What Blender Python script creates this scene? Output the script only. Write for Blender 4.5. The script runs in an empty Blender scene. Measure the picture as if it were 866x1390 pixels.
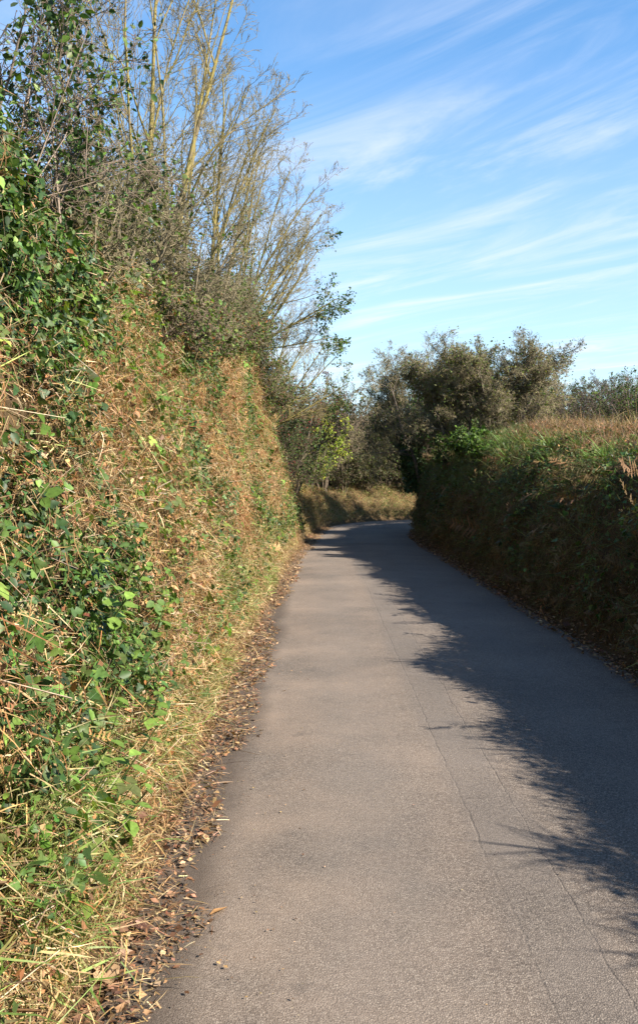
import bpy, math, random
import numpy as np
from mathutils import Vector

rng = np.random.default_rng(11)
random.seed(5)
scene = bpy.context.scene
COL = scene.collection
R = math.radians

# ------------------------------------------------------------------ helpers
def tag(o, label=None, cat=None, group=None, kind=None):
    if label: o['label'] = label
    if cat: o['category'] = cat
    if group: o['group'] = group
    if kind: o['kind'] = kind
    return o

def empty(name, loc):
    o = bpy.data.objects.new(name, None)
    o.empty_display_size = .2
    o.location = loc
    COL.objects.link(o)
    return o

def make_mesh(name, V, faces, col=None, smooth=False):
    """V (n,3); faces: list of int arrays (m,k); col (n,3) per-vertex own colour"""
    me = bpy.data.meshes.new(name)
    V = np.ascontiguousarray(V, dtype=np.float32)
    me.vertices.add(len(V))
    me.vertices.foreach_set('co', V.ravel())
    faces = [np.asarray(f, dtype=np.int32) for f in faces if len(f)]
    loops = np.concatenate([f.ravel() for f in faces])
    totals = np.concatenate([np.full(len(f), f.shape[1], np.int32) for f in faces])
    starts = np.concatenate([[0], np.cumsum(totals)[:-1]]).astype(np.int32)
    me.loops.add(len(loops))
    me.loops.foreach_set('vertex_index', loops)
    me.polygons.add(len(totals))
    me.polygons.foreach_set('loop_start', starts)
    try: me.polygons.foreach_set('loop_total', totals)
    except Exception: pass
    me.update(calc_edges=True)
    if smooth:
        me.polygons.foreach_set('use_smooth', np.ones(len(totals), dtype=bool))
    if col is not None:
        a = me.color_attributes.new('Col', 'FLOAT_COLOR', 'POINT')
        c4 = np.ones((len(V), 4), np.float32); c4[:, :3] = col
        a.data.foreach_set('color', c4.ravel())
    return me

def obj(name, me, mat=None, parent=None):
    if mat: me.materials.append(mat)
    o = bpy.data.objects.new(name, me)
    COL.objects.link(o)
    if parent: o.parent = parent
    return o

class Bag:
    """collects instanced templates as one mesh"""
    def __init__(s): s.V=[]; s.F={}; s.C=[]; s.n=0
    def raw(s, V, faces, C):
        s.V.append(V); s.C.append(C)
        for f in faces:
            if len(f): s.F.setdefault(f.shape[1], []).append(np.asarray(f)+s.n)
        s.n += len(V)
    def put(s, T, F, P, A, N, S, C):
        """template verts T (v,3) tris F; P position, A axis (local y), N normal (local z), S (n,) or (n,3) scale, C (n,3)"""
        n = len(P)
        if n == 0: return
        A = unit(A); X = unit(np.cross(A, N)); Z = np.cross(X, A)
        M = np.stack([X, A, Z], axis=2)
        S = np.asarray(S, float)
        if S.ndim == 1: S = np.repeat(S[:, None], 3, 1)
        L = T[None] * S[:, None, :]
        V = P[:, None, :] + np.einsum('nij,nvj->nvi', M, L)
        v = len(T)
        f = (F[None] + (np.arange(n)*v)[:, None, None]).reshape(-1, F.shape[1])
        s.raw(V.reshape(-1, 3), [f], np.repeat(C, v, axis=0))
    def mesh(s, name, smooth=False, origin=None):
        V = np.concatenate(s.V)
        if origin is not None: V = V - np.asarray(origin)
        return make_mesh(name, V, [np.concatenate(x) for x in s.F.values()], np.clip(np.concatenate(s.C), 0, 1), smooth)

def unit(a):
    return a / np.maximum(np.linalg.norm(a, axis=-1, keepdims=True), 1e-9)

_lat = np.random.default_rng(3).random((64, 64, 16))
def vn(x, y, k=0):
    """2D value noise 0..1"""
    x = np.asarray(x, float) + 1000; y = np.asarray(y, float) + 1000
    xi = np.floor(x).astype(int); yi = np.floor(y).astype(int)
    fx = x-xi; fy = y-yi
    fx = fx*fx*(3-2*fx); fy = fy*fy*(3-2*fy)
    g = lambda a, b: _lat[a % 64, b % 64, k % 16]
    return (g(xi, yi)*(1-fx)+g(xi+1, yi)*fx)*(1-fy)+(g(xi, yi+1)*(1-fx)+g(xi+1, yi+1)*fx)*fy
def fbm(x, y, k=0, o=3):
    t = 0; a = 1; w = 0
    for i in range(o):
        t = t+a*vn(np.asarray(x)*2**i, np.asarray(y)*2**i, k+i); w += a; a *= .5
    return t/w
def sstep(a, b, x):
    t = np.clip((np.asarray(x, float)-a)/(b-a), 0, 1); return t*t*(3-2*t)

# ------------------------------------------------------------------ materials
def new_mat(name):
    m = bpy.data.materials.new(name); m.use_nodes = True
    nt = m.node_tree; nt.nodes.clear()
    return m, nt, nt.nodes, nt.links

def leaf_mat(name, rough=.5, transl=.3, spec=.4, bump=0.0):
    m, nt, N, L = new_mat(name)
    out = N.new('ShaderNodeOutputMaterial')
    p = N.new('ShaderNodeBsdfPrincipled'); p.inputs['Roughness'].default_value = rough
    p.inputs['Specular IOR Level'].default_value = spec
    at = N.new('ShaderNodeAttribute'); at.attribute_name = 'Col'
    tc = N.new('ShaderNodeTexCoord')
    nz = N.new('ShaderNodeTexNoise'); nz.inputs['Scale'].default_value = 60; nz.inputs['Detail'].default_value = 3
    L.new(tc.outputs['Object'], nz.inputs['Vector'])
    mr = N.new('ShaderNodeMapRange'); mr.inputs[1].default_value = .3; mr.inputs[2].default_value = .7
    mr.inputs[3].default_value = .72; mr.inputs[4].default_value = 1.22
    L.new(nz.outputs['Fac'], mr.inputs[0])
    mx = N.new('ShaderNodeVectorMath'); mx.operation = 'SCALE'
    L.new(at.outputs['Color'], mx.inputs[0]); L.new(mr.outputs[0], mx.inputs['Scale'])
    L.new(mx.outputs[0], p.inputs['Base Color'])
    if transl > 0:
        t = N.new('ShaderNodeBsdfTranslucent')
        sc = N.new('ShaderNodeVectorMath'); sc.operation = 'MULTIPLY'
        sc.inputs[1].default_value = (1.25, 1.35, .6)
        L.new(mx.outputs[0], sc.inputs[0]); L.new(sc.outputs[0], t.inputs['Color'])
        ms = N.new('ShaderNodeMixShader'); ms.inputs[0].default_value = transl
        L.new(p.outputs[0], ms.inputs[1]); L.new(t.outputs[0], ms.inputs[2])
        L.new(ms.outputs[0], out.inputs[0])
    else:
        L.new(p.outputs[0], out.inputs[0])
    return m

M_IVY = leaf_mat('ivy_leaf', .5, .2, .3)
M_LEAF = leaf_mat('green_leaf', .58, .35, .25)
M_DRY = leaf_mat('dry_grass', .75, .25, .2)
M_DEADLEAF = leaf_mat('dead_leaf', .7, .15, .25)
M_GRASS = leaf_mat('green_grass', .5, .35, .35)

def bark_mat(name, lichen=0.0):
    m, nt, N, L = new_mat(name)
    out = N.new('ShaderNodeOutputMaterial')
    p = N.new('ShaderNodeBsdfPrincipled'); p.inputs['Roughness'].default_value = .85
    p.inputs['Specular IOR Level'].default_value = .2
    at = N.new('ShaderNodeAttribute'); at.attribute_name = 'Col'
    tc = N.new('ShaderNodeTexCoord')
    n1 = N.new('ShaderNodeTexNoise'); n1.inputs['Scale'].default_value = 14; n1.inputs['Detail'].default_value = 5
    L.new(tc.outputs['Object'], n1.inputs['Vector'])
    mr = N.new('ShaderNodeMapRange'); mr.inputs[1].default_value = .3; mr.inputs[2].default_value = .7
    mr.inputs[3].default_value = .6; mr.inputs[4].default_value = 1.4
    L.new(n1.outputs['Fac'], mr.inputs[0])
    sc = N.new('ShaderNodeVectorMath'); sc.operation = 'SCALE'
    L.new(at.outputs['Color'], sc.inputs[0]); L.new(mr.outputs[0], sc.inputs['Scale'])
    last = sc.outputs[0]
    if lichen > 0:
        n2 = N.new('ShaderNodeTexNoise'); n2.inputs['Scale'].default_value = 5.5; n2.inputs['Detail'].default_value = 6
        n2.inputs['Roughness'].default_value = .7
        L.new(tc.outputs['Object'], n2.inputs['Vector'])
        r2 = N.new('ShaderNodeMapRange'); r2.inputs[1].default_value = .57-.2*lichen; r2.inputs[2].default_value = .73-.2*lichen
        L.new(n2.outputs['Fac'], r2.inputs[0])
        n3 = N.new('ShaderNodeTexNoise'); n3.inputs['Scale'].default_value = 30
        L.new(tc.outputs['Object'], n3.inputs['Vector'])
        cr = N.new('ShaderNodeMix'); cr.data_type = 'RGBA'
        cr.inputs['A'].default_value = (.21, .158, .022, 1); cr.inputs['B'].default_value = (.16, .148, .075, 1)
        L.new(n3.outputs['Fac'], cr.inputs['Factor'])
        mx = N.new('ShaderNodeMix'); mx.data_type = 'RGBA'
        L.new(r2.outputs[0], mx.inputs['Factor']); L.new(last, mx.inputs['A']); L.new(cr.outputs['Result'], mx.inputs['B'])
        last = mx.outputs['Result']
    L.new(last, p.inputs['Base Color'])
    b = N.new('ShaderNodeBump'); b.inputs['Strength'].default_value = .5; b.inputs['Distance'].default_value = .01
    L.new(n1.outputs['Fac'], b.inputs['Height']); L.new(b.outputs[0], p.inputs['Normal'])
    L.new(p.outputs[0], out.inputs[0])
    return m
M_BARK = bark_mat('bark')
M_LICHEN = bark_mat('lichen_bark', 1.0)
M_TWIG = bark_mat('twig_bark', .55)

def earth_mat(name, a, b, scale=6):
    m, nt, N, L = new_mat(name)
    out = N.new('ShaderNodeOutputMaterial')
    p = N.new('ShaderNodeBsdfPrincipled'); p.inputs['Roughness'].default_value = .95
    p.inputs['Specular IOR Level'].default_value = .1
    tc = N.new('ShaderNodeTexCoord')
    n1 = N.new('ShaderNodeTexNoise'); n1.inputs['Scale'].default_value = scale; n1.inputs['Detail'].default_value = 10
    n1.inputs['Roughness'].default_value = .7
    L.new(tc.outputs['Object'], n1.inputs['Vector'])
    r = N.new('ShaderNodeValToRGB'); r.color_ramp.elements[0].position = .3; r.color_ramp.elements[1].position = .7
    r.color_ramp.elements[0].color = (*a, 1); r.color_ramp.elements[1].color = (*b, 1)
    L.new(n1.outputs['Fac'], r.inputs[0]); L.new(r.outputs[0], p.inputs['Base Color'])
    bp = N.new('ShaderNodeBump'); bp.inputs['Strength'].default_value = .8; bp.inputs['Distance'].default_value = .05
    L.new(n1.outputs['Fac'], bp.inputs['Height']); L.new(bp.outputs[0], p.inputs['Normal'])
    L.new(p.outputs[0], out.inputs[0])
    return m
M_EARTH = earth_mat('bank_earth', (.035, .022, .012), (.10, .07, .035))
M_FIELD = earth_mat('field_turf', (.05, .06, .02), (.14, .11, .05), 2)

# ------------------------------------------------------------------ lane layout
def catmull(P, step=.1):
    P = np.array(P, float)
    P = np.vstack([2*P[0]-P[1], P, 2*P[-1]-P[-2]])
    out = []
    for i in range(1, len(P)-2):
        p0, p1, p2, p3 = P[i-1:i+3]
        n = max(2, int(np.linalg.norm(p2-p1)/step))
        t = np.linspace(0, 1, n, endpoint=False)[:, None]
        # centripetal-ish with chord-scaled tangents
        d1 = np.linalg.norm(p2-p1); d0 = np.linalg.norm(p1-p0); d2 = np.linalg.norm(p3-p2)
        m1 = ((p1-p0)/d0*d1+(p2-p1))/2 if d0 > 0 else p2-p1
        m2 = ((p3-p2)/d2*d1+(p2-p1))/2
        out.append((2*t**3-3*t**2+1)*p1+(t**3-2*t**2+t)*m1+(-2*t**3+3*t**2)*p2+(t**3-t**2)*m2)
    out.append(P[-2][None])
    return np.vstack(out)
EDGE_L = catmull([(-.53, -8), (-.53, -3), (-.54, 3), (-.55, 8), (-.5, 14), (-.36, 19), (-.12, 24), (.25, 29), (.95, 32.6), (1.9, 34.6), (3.3, 36), (6, 37.2), (12, 38.6), (24, 40), (60, 43)])
EDGE_R = catmull([(2.45, -8), (2.45, -3), (2.44, 3), (2.43, 8), (2.42, 14), (2.4, 19), (2.4, 23.5), (2.62, 27), (3.4, 30), (5.2, 32.3), (8, 33.6), (13, 34.9), (24, 36.4), (60, 39.4)])
def arc(E):
    d = np.concatenate([[0], np.cumsum(np.linalg.norm(np.diff(E, axis=0), axis=1))])
    return d-8
S_L, S_R = arc(EDGE_L), arc(EDGE_R)
def edge_at(E, S, s, side):
    x = np.interp(s, S, E[:, 0]); y = np.interp(s, S, E[:, 1])
    tx = np.interp(s+.15, S, E[:, 0])-np.interp(s-.15, S, E[:, 0])
    ty = np.interp(s+.15, S, E[:, 1])-np.interp(s-.15, S, E[:, 1])
    l = np.hypot(tx, ty)+1e-9
    # outward normal: left side = (-ty, tx), right side = (ty,-tx)
    return x, y, (-ty/l if side < 0 else ty/l), (tx/l if side < 0 else -tx/l)

PO_L = np.array([0, .15, .27, .38, .55, .84, .98, 1.14, 1.9]); PZ_L = np.array([0, .010, .045, .16, .36, .64, .85, .96, 1.0])
PO_R = np.array([0, .15, .25, .38, .52, .72, 1.1, 1.7, 2.6]); PZ_R = np.array([0, .015, .10, .40, .68, .88, .97, 1.02, 1.06])
def HL(s): return 3.4+1.4*sstep(7, 19, s)-3.1*sstep(22, 25.5, s)-.5*sstep(30, 35, s)+.12*np.sin(np.asarray(s)*.9)
def WL(s): return 1.0+.28*sstep(12, 24, s)
def HR(s): return 1.84+.52*sstep(9, 19, s)-.25*sstep(25, 31, s)+.42*(fbm(np.asarray(s)*.75, np.asarray(s)*0+3, 6)-.5)
def WR(s): return 1.0+0*np.asarray(s)
def zoff(off, s, side):
    if side < 0: return HL(s)*np.interp(off/WL(s), PO_L, PZ_L)+sstep(26, 31, s)*np.clip((off-1.3)*.13, 0, 1.6)
    return HR(s)*np.interp(off/WR(s), PO_R, PZ_R)

def bank_point(s, u, side):
    """u 0..1 along the profile arc; returns pos (n,3), outward-facing surface normal (towards lane/up)"""
    PO, PZ = (PO_L, PZ_L) if side < 0 else (PO_R, PZ_R)
    H = HL(s) if side < 0 else HR(s); W = WL(s) if side < 0 else WR(s)
    h0 = 3.4 if side < 0 else 2.1
    d = np.concatenate([[0], np.cumsum(np.hypot(np.diff(PO), np.diff(PZ*h0)))]); d /= d[-1]
    def oz(uu): return np.interp(uu, d, PO)*W, np.interp(uu, d, PZ)*H
    o, z = oz(u); o1, z1 = oz(np.clip(u+.03, 0, 1)); o0, z0 = oz(np.clip(u-.03, 0, 1))
    to, tz = o1-o0, z1-z0; l = np.hypot(to, tz)+1e-9
    E, S = (EDGE_L, S_L) if side < 0 else (EDGE_R, S_R)
    x, y, nx, ny = edge_at(E, S, s, side)
    bump = (fbm(np.asarray(s)*.9, z*.9, 4)-.5)*.62*sstep(.1, .8, z)
    fine = (fbm(np.asarray(s)*3.1, z*3.3, 11, 2)-.5)*.36*sstep(.15, .7, z)
    o2 = o-bump*.5-fine
    P = np.stack([x+nx*o2, y+ny*o2, z], 1)
    Nn = np.stack([-nx*tz/l, -ny*tz/l, to/l], 1)
    return P, Nn, z

def seg_dist(px, py, E, S):
    """signed distance outside + arc position, brute force"""
    best = np.full(px.shape, 1e9); sb = np.zeros_like(px); cr = np.zeros_like(px)
    for i in range(0, len(E)-1, 3):
        j = min(i+3, len(E)-1)
        a, b = E[i], E[j]; d = b-a; L2 = d@d
        t = np.clip(((px-a[0])*d[0]+(py-a[1])*d[1])/L2, 0, 1)
        qx = px-(a[0]+t*d[0]); qy = py-(a[1]+t*d[1])
        r = qx*qx+qy*qy
        k = r < best
        best[k] = r[k]; sb[k] = (S[i]+t*(S[j]-S[i]))[k]; cr[k] = (d[0]*qy-d[1]*qx)[k]
    return np.sqrt(best), sb, cr      # cr>0 : left of the direction of travel

def terrain(px, py):
    dl, sl, cl = seg_dist(px, py, EDGE_L, S_L)
    dr, sr, c_r = seg_dist(px, py, EDGE_R, S_R)
    left = cl > 0; right = c_r < 0
    z = np.full(px.shape, -.03)
    zl = zoff(dl-(fbm(sl*.9, zoff(dl, sl, -1)*.9, 4)-.5)*.0, sl, -1); zr = zoff(dr, sr, 1)
    lo = left & (~right | (dl < dr)); ro = right & ~lo
    z[lo] = zl[lo]-.03; z[ro] = zr[ro]-.03
    return z, lo, ro
def ground_z(x, y):
    z, _, _ = terrain(np.array([float(x)]), np.array([float(y)])); return float(z[0])

def graded(a, b, fa, fb, fine, grow=1.25, far=900):
    mid = np.arange(fa, fb, fine); lo = []; x = fa; st = fine
    while x > a: st *= grow; x -= st; lo.append(x)
    hi = []; x = mid[-1]; st = fine
    while x < b: st *= grow; x += st; hi.append(x)
    return np.concatenate([lo[::-1], mid, hi])
def build_terrain():
    xs = graded(-900, 900, -3.2, 6.0, .07); ys = graded(-300, 1500, -8, 42, .14)
    X, Y = np.meshgrid(xs, ys)
    z, lo, ro = terrain(X.ravel(), Y.ravel())
    z = z+(fbm(X.ravel()*1.7, Y.ravel()*1.7, 7)-.5)*.12*sstep(.15, .8, z)
    V = np.stack([X.ravel(), Y.ravel(), z], 1)
    nx, ny = len(xs), len(ys)
    idx = np.arange(nx*ny).reshape(ny, nx)
    F = np.stack([idx[:-1, :-1], idx[:-1, 1:], idx[1:, 1:], idx[1:, :-1]], 2).reshape(-1, 4)
    fl = lo[F].all(1); fr = ro[F].all(1)
    near = (np.abs(V[F[:, 0], 0]) < 9) & (V[F[:, 0], 1] < 60)
    def sub(mask, name, mat):
        f = F[mask]; u, inv = np.unique(f, return_inverse=True)
        o = obj(name, make_mesh(name, V[u], [inv.reshape(-1, 4)], None, True), mat)
        tag(o, kind='structure')
    bl = fl & near; br = fr & near
    sub(bl, 'bank', M_EARTH); sub(br, 'bank', M_EARTH); sub(~(bl | br), 'ground', M_FIELD)
build_terrain()

# ------------------------------------------------------------------ road
def road_mat():
    m, nt, N, L = new_mat('asphalt')
    out = N.new('ShaderNodeOutputMaterial')
    p = N.new('ShaderNodeBsdfPrincipled'); p.inputs['Specular IOR Level'].default_value = .35
    tc = N.new('ShaderNodeTexCoord'); O = tc.outputs['Object']
    def noise(scale, detail=4, rough=.6, vec=O):
        n = N.new('ShaderNodeTexNoise'); n.inputs['Scale'].default_value = scale
        n.inputs['Detail'].default_value = detail; n.inputs['Roughness'].default_value = rough
        L.new(vec, n.inputs['Vector']); return n.outputs['Fac']
    def rng_(v, a, b, c, d):
        r = N.new('ShaderNodeMapRange'); r.inputs[1].default_value = a; r.inputs[2].default_value = b
        r.inputs[3].default_value = c; r.inputs[4].default_value = d; L.new(v, r.inputs[0]); return r.outputs[0]
    def mix(f, a, b):
        x = N.new('ShaderNodeMix'); x.data_type = 'RGBA'
        if isinstance(f, float): x.inputs['Factor'].default_value = f
        else: L.new(f, x.inputs['Factor'])
        for k, v in (('A', a), ('B', b)):
            if isinstance(v, tuple): x.inputs[k].default_value = (*v, 1)
            else: L.new(v, x.inputs[k])
        return x.outputs['Result']
    def math_(op, a, b=None):
        n = N.new('ShaderNodeMath'); n.operation = op
        for i, v in enumerate((a, b)):
            if v is None: continue
            if isinstance(v, (int, float)): n.inputs[i].default_value = v
            else: L.new(v, n.inputs[i])
        return n.outputs[0]
    sp = N.new('ShaderNodeSeparateXYZ'); L.new(O, sp.inputs[0])
    X, Y = sp.outputs[0], sp.outputs[1]
    wob = math_('MULTIPLY', math_('SUBTRACT', noise(.9, 3), .5), .28)
    wob2 = math_('MULTIPLY', math_('SUBTRACT', noise(9, 3), .5), .035)
    xw = math_('ADD', X, math_('ADD', wob, wob2))
    # aggregate chips
    vo = N.new('ShaderNodeTexVoronoi'); vo.inputs['Scale'].default_value = 165; L.new(O, vo.inputs['Vector'])
    spv = N.new('ShaderNodeSeparateColor'); L.new(vo.outputs['Color'], spv.inputs[0])
    chip = N.new('ShaderNodeValToRGB'); e = chip.color_ramp.elements
    e[0].position = 0; e[0].color = (.052, .044, .038, 1); e[1].position = 1; e[1].color = (.31, .272, .228, 1)
    a = e.new(.35); a.color = (.125, .107, .092, 1); b = e.new(.8); b.color = (.205, .175, .148, 1)
    L.new(spv.outputs[0], chip.inputs[0])
    gap = rng_(vo.outputs['Distance'], .25, .75, 1.0, .42)
    sc = N.new('ShaderNodeVectorMath'); sc.operation = 'SCALE'; L.new(chip.outputs[0], sc.inputs[0]); L.new(gap, sc.inputs['Scale'])
    col = sc.outputs[0]
    # red-brown dust, stronger on the left wheel side
    dust = math_('MULTIPLY', rng_(noise(1.1, 6, .65), .35, .68, .3, .9), rng_(xw, -.6, 1.4, 1.0, .3))
    col = mix(dust, col, (.186, .142, .108))
    # darker reinstated strip along the middle right
    def band(lo, hi, soft):
        return math_('MULTIPLY', rng_(xw, lo-soft, lo+soft, 0, 1), rng_(xw, hi-soft, hi+soft, 1, 0))
    strip = math_('MULTIPLY', band(.66, .95, .05), rng_(noise(2.2, 4), .3, .6, .25, .8))
    col = mix(math_('MULTIPLY', strip, .5), col, (.085, .08, .076))
    # broad tonal patches
    pt = rng_(noise(.55, 5, .6), .3, .7, .78, 1.2)
    s2 = N.new('ShaderNodeVectorMath'); s2.operation = 'SCALE'; L.new(col, s2.inputs[0]); L.new(pt, s2.inputs['Scale']); col = s2.outputs[0]
    # polished wheel tracks and oily drips between them
    def track(x0, w): return rng_(math_('ABSOLUTE', math_('SUBTRACT', xw, x0)), w*.3, w, 1, 0)
    wt = math_('MULTIPLY', math_('MAXIMUM', track(.2, .38), track(1.72, .38)), rng_(noise(1.6, 5), .3, .7, .2, 1))
    col = mix(math_('MULTIPLY', wt, .30), col, (.125, .115, .105))
    st = rng_(noise(5.5, 6, .7), .60, .70, 0, .45)
    col = mix(st, col, (.07, .06, .052))
    # seam cracks
    def seam(x0, w, k):
        nz = math_('MULTIPLY', math_('SUBTRACT', noise(k, 5, .7), .5), .07)
        d = math_('ABSOLUTE', math_('SUBTRACT', math_('ADD', X, nz), x0))
        return math_('MULTIPLY', rng_(d, w*.2, w, 1, 0), rng_(noise(1.7+k*.2, 3), .25, .7, 0, 1))
    cracks = math_('MAXIMUM', seam(.69, .008, 2.3), seam(.93, .006, 3.1))
    col = mix(math_('MULTIPLY', cracks, .25), col, (.02, .018, .016))
    # damp dirt near the left kerbless edge
    dirt = math_('MULTIPLY', rng_(xw, -.48, -.34, 1, 0), rng_(Y, 15, 22, 1, 0))
    col = mix(math_('MULTIPLY', dirt, .75), col, (.045, .033, .024))
    L.new(col, p.inputs['Base Color'])
    L.new(rng_(noise(40, 2), .3, .7, .75, .95), p.inputs['Roughness'])
    bp = N.new('ShaderNodeBump'); bp.inputs['Strength'].default_value = .5; bp.inputs['Distance'].default_value = .005
    hh = math_('SUBTRACT', math_('ADD', rng_(vo.outputs['Distance'], 0, .8, 1, 0), math_('MULTIPLY', noise(250, 2), .5)), math_('MULTIPLY', cracks, 1.5))
    L.new(hh, bp.inputs['Height']); L.new(bp.outputs[0], p.inputs['Normal'])
    L.new(p.outputs[0], out.inputs[0])
    return m
def build_road():
    n = 700; m = 13
    s = np.linspace(0, 1, n)
    sl = np.interp(s, [0, 1], [S_L[0], S_L[-1]])
    # match the two edges by fractions of straight and bend
    kl = np.array([S_L[0], 24, 35.5, 41, S_L[-1]]); kr = np.array([S_R[0], 23.5, 28, 32, S_R[-1]])
    sr = np.interp(sl, kl, kr)
    lx, ly, lnx, lny = edge_at(EDGE_L, S_L, sl, -1); rx, ry, rnx, rny = edge_at(EDGE_R, S_R, sr, 1)
    lx, ly, rx, ry = lx+lnx*.12, ly+lny*.12, rx+rnx*.12, ry+rny*.12
    t = np.linspace(0, 1, m)
    X = lx[:, None]*(1-t)+rx[:, None]*t; Y = ly[:, None]*(1-t)+ry[:, None]*t
    Z = .004+.035*(1-(2*t-1)**2)[None]+(fbm(X*.8, Y*.5, 9)-.5)*.02
    V = np.stack([X, Y, Z], 2).reshape(-1, 3)
    idx = np.arange(n*m).reshape(n, m)
    F = np.stack([idx[:-1, :-1], idx[:-1, 1:], idx[1:, 1:], idx[1:, :-1]], 2).reshape(-1, 4)
    tag(obj('road', make_mesh('road', V, [F], None, True), road_mat()), kind='structure')
build_road()

# ------------------------------------------------------------------ leaf and blade templates
def fan(outline, centre):
    T = np.array([centre]+outline, float); n = len(outline)
    F = np.array([(0, 1+i, 1+(i+1) % n) for i in range(n)]); return T, F
IVY = fan([(0, 0, 0), (.30, -.06, .05), (.56, .18, .0), (.30, .36, .06), (.30, .62, .0), (0, 1, -.08), (-.30, .62, .0), (-.30, .36, .06), (-.56, .18, .0), (-.30, -.06, .05)], (0, .33, -.05))
LEAF = (np.array([(0, 0, 0), (0, .5, -.05), (0, 1, -.12), (-.27, .28, .05), (-.25, .65, .03), (.27, .28, .05), (.25, .65, .03)], float),
        np.array([(0, 1, 3), (3, 1, 4), (4, 1, 2), (0, 5, 1), (5, 6, 1), (6, 2, 1)]))
LEAF_LONG = (LEAF[0]*np.array([.62, 1, 1.4]), LEAF[1])
SMALL = (np.array([(0, 0, 0), (-.3, .5, .04), (0, 1, -.05), (.3, .5, .04)], float), np.array([(0, 2, 1), (0, 3, 2)]))
def trifol():
    V = []; F = []
    for ang, sc, b in ((0, 1, .25), (65, .8, .15), (-65, .8, .15)):
        c, s_ = math.cos(R(ang)), math.sin(R(ang))
        T = LEAF[0]*sc*.75*np.array([1.25, 1, 1]); T = T+np.array([0, b*.6, 0])
        T = np.stack([T[:, 0]*c+T[:, 1]*s_, -T[:, 0]*s_+T[:, 1]*c, T[:, 2]], 1)
        F.append(LEAF[1]+len(V)*7); V.append(T)
    return np.vstack(V), np.vstack(F)
TRI = trifol()
def blade(bend, w=1.0, n=3):
    V = []; 
    for i in range(n):
        t = i/n; ww = w*.5*(1-t*.55)
        y = t-.12*bend*t*t; z = -bend*t*t*.6
        V += [(-ww, y, z), (ww, y, z)]
    V.append((0, 1-.12*bend, -bend*.6))
    F = []
    for i in range(n-1):
        a = 2*i; F += [(a, a+1, a+3), (a, a+3, a+2)]
    a = 2*(n-1); F.append((a, a+1, a+2))
    return np.array(V, float), np.array(F)
BLADES = [blade(b) for b in (.1, .35, .6, .9, 1.3)]
def stalk_t(k=3):
    V = []; F = []
    pts = [(0, 0, 0), (.01, .5, .02), (-.02, 1, -.01)]
    for i, (x, y, z) in enumerate(pts):
        r = .5*(1-.35*i/2)
        for j in range(k):
            a = 2*math.pi*j/k; V.append((x*1+r*math.cos(a), y, z+r*math.sin(a)))
    for i in range(2):
        for j in range(k):
            a, b = i*k+j, i*k+(j+1) % k
            F += [(a, b, b+k), (a, b+k, a+k)]
    return np.array(V, float), np.array(F)
STALK = stalk_t()
def frond(n=9, droop=.5, dead=True, seed=0):
    rg = random.Random(seed); V = []; F = []
    def tri(a, b, c):
        k = len(V); V.extend([a, b, c]); F.append((k, k+1, k+2))
    def spine(t): return np.array([.05*math.sin(t*3+seed), t*(1-.2*droop*t), -droop*t*t*.55])
    for i in range(6):
        a, b = spine(i/6), spine((i+1)/6); w = .008*(1-i/7)
        tri(tuple(a+[-w, 0, 0]), tuple(a+[w, 0, 0]), tuple(b))
    for i in range(n):
        t = .18+.8*i/n; L = .34*math.sin(math.pi*min(1, (1.12-t)*.72))*(1 if not dead else rg.uniform(.55, 1.05))
        for sd in (-1, 1):
            if dead and rg.random() < .15: continue
            p = spine(t); d = np.array([sd*.9, .42, -.25 if not dead else rg.uniform(-.9, .15)]); d /= np.linalg.norm(d)
            q = p+d*L; w = .035 if not dead else .028
            m_ = p+d*L*.5
            tri(tuple(p+[0, -w*.5, 0]), tuple(p+[0, w*.6, 0]), tuple(q))
            tri(tuple(m_+[0, -w*.9, 0.01]), tuple(m_+[0, w*.9, -.01]), tuple(q+[0, 0, -.02]))
            if not dead or True:
                tri(tuple(p+d*L*.15+[0, -w*1.0, 0]), tuple(p+d*L*.3+[0, w*1.2, .01]), tuple(p+d*L*.6))
    return np.array(V, float), np.array(F)
FROND_D = [frond(9, .7, True, k) for k in range(4)]
FROND_G = [frond(13, .6, False, 10+k) for k in range(3)]

def pal(colors, n, jit=.25, wts=None):
    c = np.array(colors, float); k = rng.choice(len(c), n, p=wts)
    f = np.exp(rng.normal(0, jit, (n, 1)))*np.exp(rng.normal(0, jit*.25, (n, 3)))
    return c[k]*f

IVY_C = [(.032, .068, .016), (.042, .088, .02), (.024, .050, .015), (.075, .13, .026), (.065, .10, .026)]
GREEN_C = [(.075, .13, .022), (.10, .17, .03), (.055, .10, .02), (.13, .18, .035), (.085, .11, .03)]
DRY_C = [(.34, .235, .115), (.27, .175, .085), (.40, .29, .155), (.20, .13, .065), (.45, .35, .21), (.30, .19, .08)]
RUST_C = [(.23, .105, .04), (.30, .15, .06), (.18, .08, .035), (.34, .19, .08)]
OLIVE_C = [(.07, .09, .03), (.10, .10, .035)]
LITTER_C = [(.19, .10, .05), (.13, .065, .035), (.25, .15, .08), (.09, .05, .03), (.31, .21, .12)]
GRASS_C = [(.10, .16, .03), (.15, .20, .05), (.20, .22, .07), (.08, .13, .03)]

def randv(n): return unit(rng.normal(size=(n, 3)))

# ------------------------------------------------------------------ vegetation on the banks
def bank_sample(n, side, s0, s1, u0, u1, dens=None, near=1.0):
    """random (s,u), thinned by dens(s,z) in 0..1"""
    s = s0+(s1-s0)*rng.random(n)**near; u = u0+(u1-u0)*rng.random(n)
    P, N, z = bank_point(s, u, side)
    if dens is not None:
        k = rng.random(n) < dens(s, z, u)
        s, u, P, N, z = s[k], u[k], P[k], N[k], z[k]
    return s, u, P, N, z

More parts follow.
